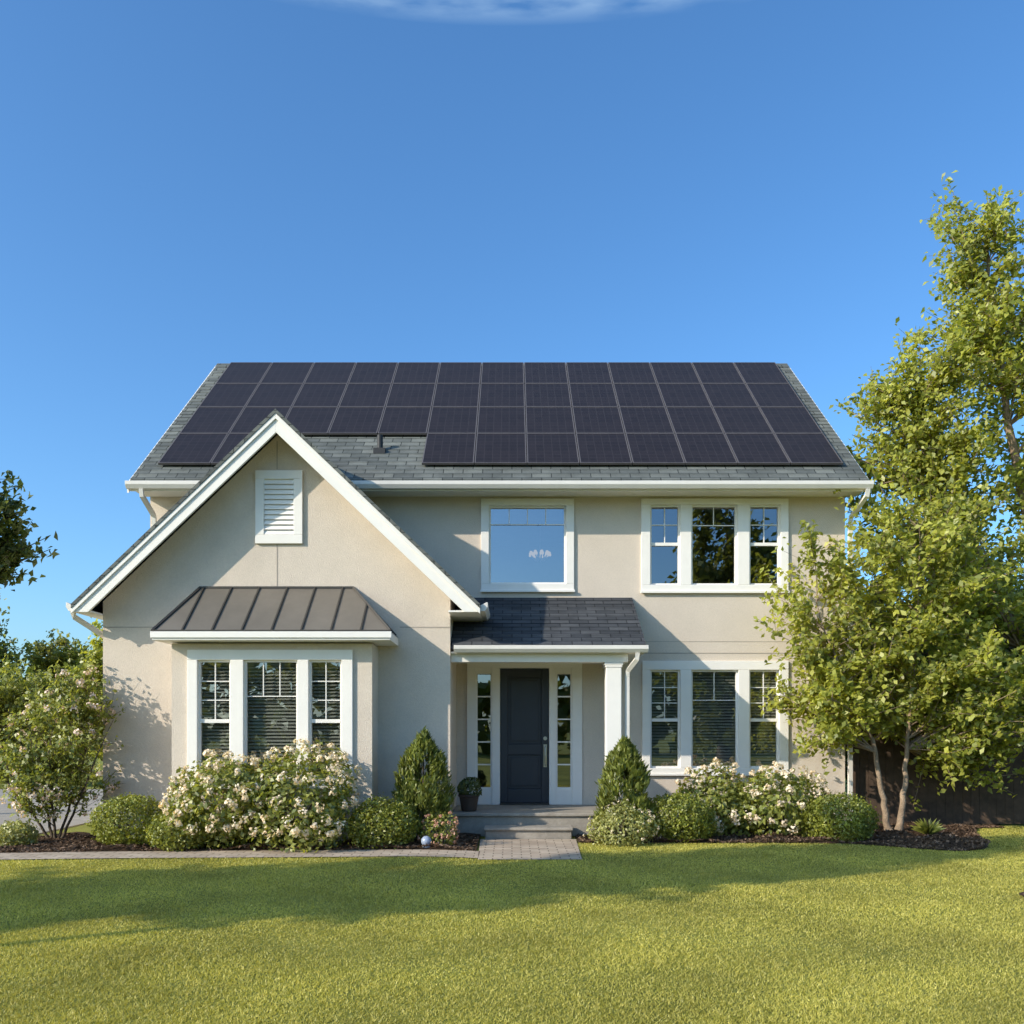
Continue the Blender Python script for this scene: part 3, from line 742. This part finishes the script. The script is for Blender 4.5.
# tall tree
ux, uy = 10.2, 1.0
tree('tall_tree', 'tall feathery green tree rising above the roof at the right edge', 'tree', (ux,uy,0),
     [[(ux,uy,0),(ux-.5,uy,3),(ux-1.2,uy,6),(ux-1.7,uy,9),(ux-1.75,uy,10.8)],
      [(ux-.15,uy,0),(ux-.9,uy,2.6),(ux-2.1,uy,5.2),(ux-3.0,uy,7.4)]],
     [((8.5,1,9.7),(1.05,.9,1.75),48,.75),((8.0,1,8.2),(1.6,1.2,1.1),44,.75),((6.7,1,7.0),(1.45,1.0,1.25),62,.72),((8.3,1,6.4),(1.6,1.3,1.1),38,.75),((7.2,1,5.4),(1.7,1.4,1.2),50,.75),((8.5,1,3.6),(2.1,1.7,1.5),58),((9.9,1,7.6),(1.5,1.4,2.4),54,.8),((10.2,.6,2.6),(2.0,1.3,1.9),75)],
     165, .25, (.075,.145), 'leaf_tree', 'bark', .14, shell=.3, zmin=1.2)
# left dark tree
lx, ly = -11.4, 1.0
tree('dark_tree', 'dark green tree reaching into the picture from the left edge', 'tree', (lx,ly,0),
     [[(lx,ly,0),(lx+.1,ly,2),(lx,ly,4),(lx+.2,ly,6.4)]],
     [((-10.1,1,5.2),(2.0,1.5,1.45),125),((-12.3,1,4.8),(1.6,1.6,1.6),40)], 160, .25, (.11,.20), 'leaf_dark', 'bark_dark', .14, shell=.35)
# trees behind
def bgtree(label, x, y, h, r, mleaf, nt, nl, size, group='trees behind the house', name='background_tree', cz=.56, cr=.42, low=True):
    env = [((x,y,h*cz),(r,r,h*cr),nt)]
    if low: env.append(((x,y,h*.3),(r*.9,r*.9,h*.28),nt//2))
    tree(name, label, 'tree', (x,y,0), [[(x,y,0),(x+.1,y,h*.35),(x,y,h*.65),(x+.05,y,h*.9)]],
         env, nl, r*.19, size, mleaf, 'bark_dark', .03*h*(.8 if low else .25), group, shell=.45, zmin=0 if low else h*.45)
bgtree('mid green tree far behind the left driveway, farthest left', -19.3, 17, 6.2, 1.7, 'leaf_light', 90, 130, (.12,.22))
bgtree('rounded green tree far behind the left driveway, second from left', -16.9, 19, 5.6, 1.6, 'leaf_light', 90, 130, (.12,.22))
bgtree('yellowish green tree behind the driveway next to the house wall', -14.6, 17.5, 5.3, 1.5, 'leaf_tree', 90, 130, (.12,.22))
bgtree('low bushy tree behind the driveway in front of the far green trees', -14.2, 10.5, 3.5, 1.5, 'leaf_light', 90, 130, (.10,.18))
bgtree('bushy tree behind the wooden fence next to the house wall', 8.1, 6.0, 5.6, 1.5, 'leaf_far', 80, 140, (.1,.18))
bgtree('dark bushy tree behind the wooden fence under the tall tree', 10.4, 5.5, 6.4, 1.7, 'leaf_dark', 80, 140, (.1,.18))
bgtree('dark bushy tree behind the wooden fence at the right edge', 12.8, 5.5, 6.4, 1.8, 'leaf_dark', 80, 140, (.1,.18))
# street-side trees out of the picture: they throw the lawn shadow and show in the panes
sa, se = math.radians(SUN_A), math.radians(SUN_E)
for i, (c, xt, h, r) in enumerate(((-5.3, 7.6, 9.5, 1.15), (-4.6, 3.4, 9.5, 1.3), (-3.3, -1.0, 9.2, 1.5))):
    yt = (c+math.cos(sa)*xt)/math.sin(sa); ln = h/math.tan(se)
    bgtree(['street tree left of the lawn, nearest the road', 'street tree left of the lawn, middle of three', 'broad street tree left of the lawn, nearest the house'][i], xt-ln*math.sin(sa), yt-ln*math.cos(sa), h, r, 'leaf_far', 76, 125, (.14,.25), 'street trees out of view', 'street_tree', .80, .21, False)
bgtree('tall street tree across the road mirrored in the upstairs panes', 10.7, -30, 13.6, 3.1, 'leaf_far', 74, 100, (.3,.5), 'street trees out of view', 'street_tree')
# far woods
n = 26000
ph_ = rng.random(n)
X = np.where(ph_ < .5, rng.uniform(-90,90,n), rng.uniform(-120,120,n)); Y = np.where(ph_ < .5, -46+rng.normal(size=n)*1.5, 85+rng.normal(size=n)*2)
hh = np.where(ph_ < .5, 6.5, 7.5)*(1+.18*np.sin(X*.55)+.12*np.sin(X*1.3+1)); Z = hh*rng.random(n)**.8
P = np.stack([X,Y,Z],1)
tag(mesh_np('woods', leaf_quads(P, rng.normal(size=P.shape)+np.array([0,0,.4]), rng.uniform(.7,1.5,n), .7), M['leaf_far']), 'distant line of green woods along the horizon', 'woods', kind='stuff')

# ------------------------------------------------------------------ light, sky, camera
sd = bpy.data.lights.new('sun', 'SUN'); sd.energy = 5.0; sd.angle = math.radians(.5); sd.color = (1,.905,.755)
so_ = bpy.data.objects.new('sun', sd); C.objects.link(so_)
dirv = Vector((math.sin(sa)*math.cos(se), math.cos(sa)*math.cos(se), -math.sin(se)))
so_.rotation_euler = dirv.to_track_quat('-Z','Y').to_euler(); so_.location = (-20,-20,20)
w = bpy.data.worlds.new('World'); S.world = w; w.use_nodes = True
nt = w.node_tree; nt.nodes.clear(); L = nt.links.new
out = nt.nodes.new('ShaderNodeOutputWorld'); bgd = nt.nodes.new('ShaderNodeBackground'); bgd.inputs['Strength'].default_value = .135
sk = nt.nodes.new('ShaderNodeTexSky'); sk.sky_type = 'NISHITA'; sk.sun_disc = False
sk.sun_elevation = se; sk.sun_rotation = math.atan2(-math.sin(sa), -math.cos(sa)) % (2*math.pi)
sk.altitude = 0; sk.air_density = 1.0; sk.dust_density = 1.5; sk.ozone_density = 2.0
tint = nt.nodes.new('ShaderNodeVectorMath'); tint.operation = 'MULTIPLY'; tint.inputs[1].default_value = (1.12,1.52,1.86)
L(sk.outputs[0], tint.inputs[0])
hs = nt.nodes.new('ShaderNodeHueSaturation'); hs.inputs['Saturation'].default_value = 1.07; L(tint.outputs[0], hs.inputs['Color'])
tc = nt.nodes.new('ShaderNodeTexCoord'); sp = nt.nodes.new('ShaderNodeSeparateXYZ'); L(tc.outputs['Generated'], sp.inputs[0])
mp = nt.nodes.new('ShaderNodeMapping'); mp.inputs['Scale'].default_value = (5,9,26); L(tc.outputs['Generated'], mp.inputs['Vector'])
nz = nt.nodes.new('ShaderNodeTexNoise'); nz.inputs['Scale'].default_value = 1.3; nz.inputs['Detail'].default_value = 7; L(mp.outputs[0], nz.inputs['Vector'])
m1 = nt.nodes.new('ShaderNodeMapRange'); m1.inputs['From Min'].default_value = .616; m1.inputs['From Max'].default_value = .626; L(sp.outputs['Z'], m1.inputs['Value'])
m2 = nt.nodes.new('ShaderNodeMapRange'); m2.inputs['From Min'].default_value = .45; m2.inputs['From Max'].default_value = .56; m2.inputs['To Max'].default_value = .42; L(nz.outputs['Fac'], m2.inputs['Value'])
mm = nt.nodes.new('ShaderNodeMath'); mm.operation = 'MULTIPLY'; L(m1.outputs[0], mm.inputs[0]); L(m2.outputs[0], mm.inputs[1])
mxc = nt.nodes.new('ShaderNodeMix'); mxc.data_type = 'RGBA'; L(mm.outputs[0], mxc.inputs[0]); L(hs.outputs[0], mxc.inputs[6]); mxc.inputs[7].default_value = (3.4,5.0,6.9,1)
L(mxc.outputs[2], bgd.inputs['Color']); L(bgd.outputs[0], out.inputs['Surface'])
cd = bpy.data.cameras.new('camera'); cam = bpy.data.objects.new('camera', cd); C.objects.link(cam)
cam.location = (0,-15,EYE); cam.rotation_euler = (math.radians(90),0,0)
cd.sensor_width = 36; cd.lens = 36*F/1024; cd.shift_y = (HZ-512)/1024; cd.clip_end = 2000
S.camera = cam
S.view_settings.view_transform = 'Standard'; S.view_settings.look = 'None'; S.view_settings.exposure = 0
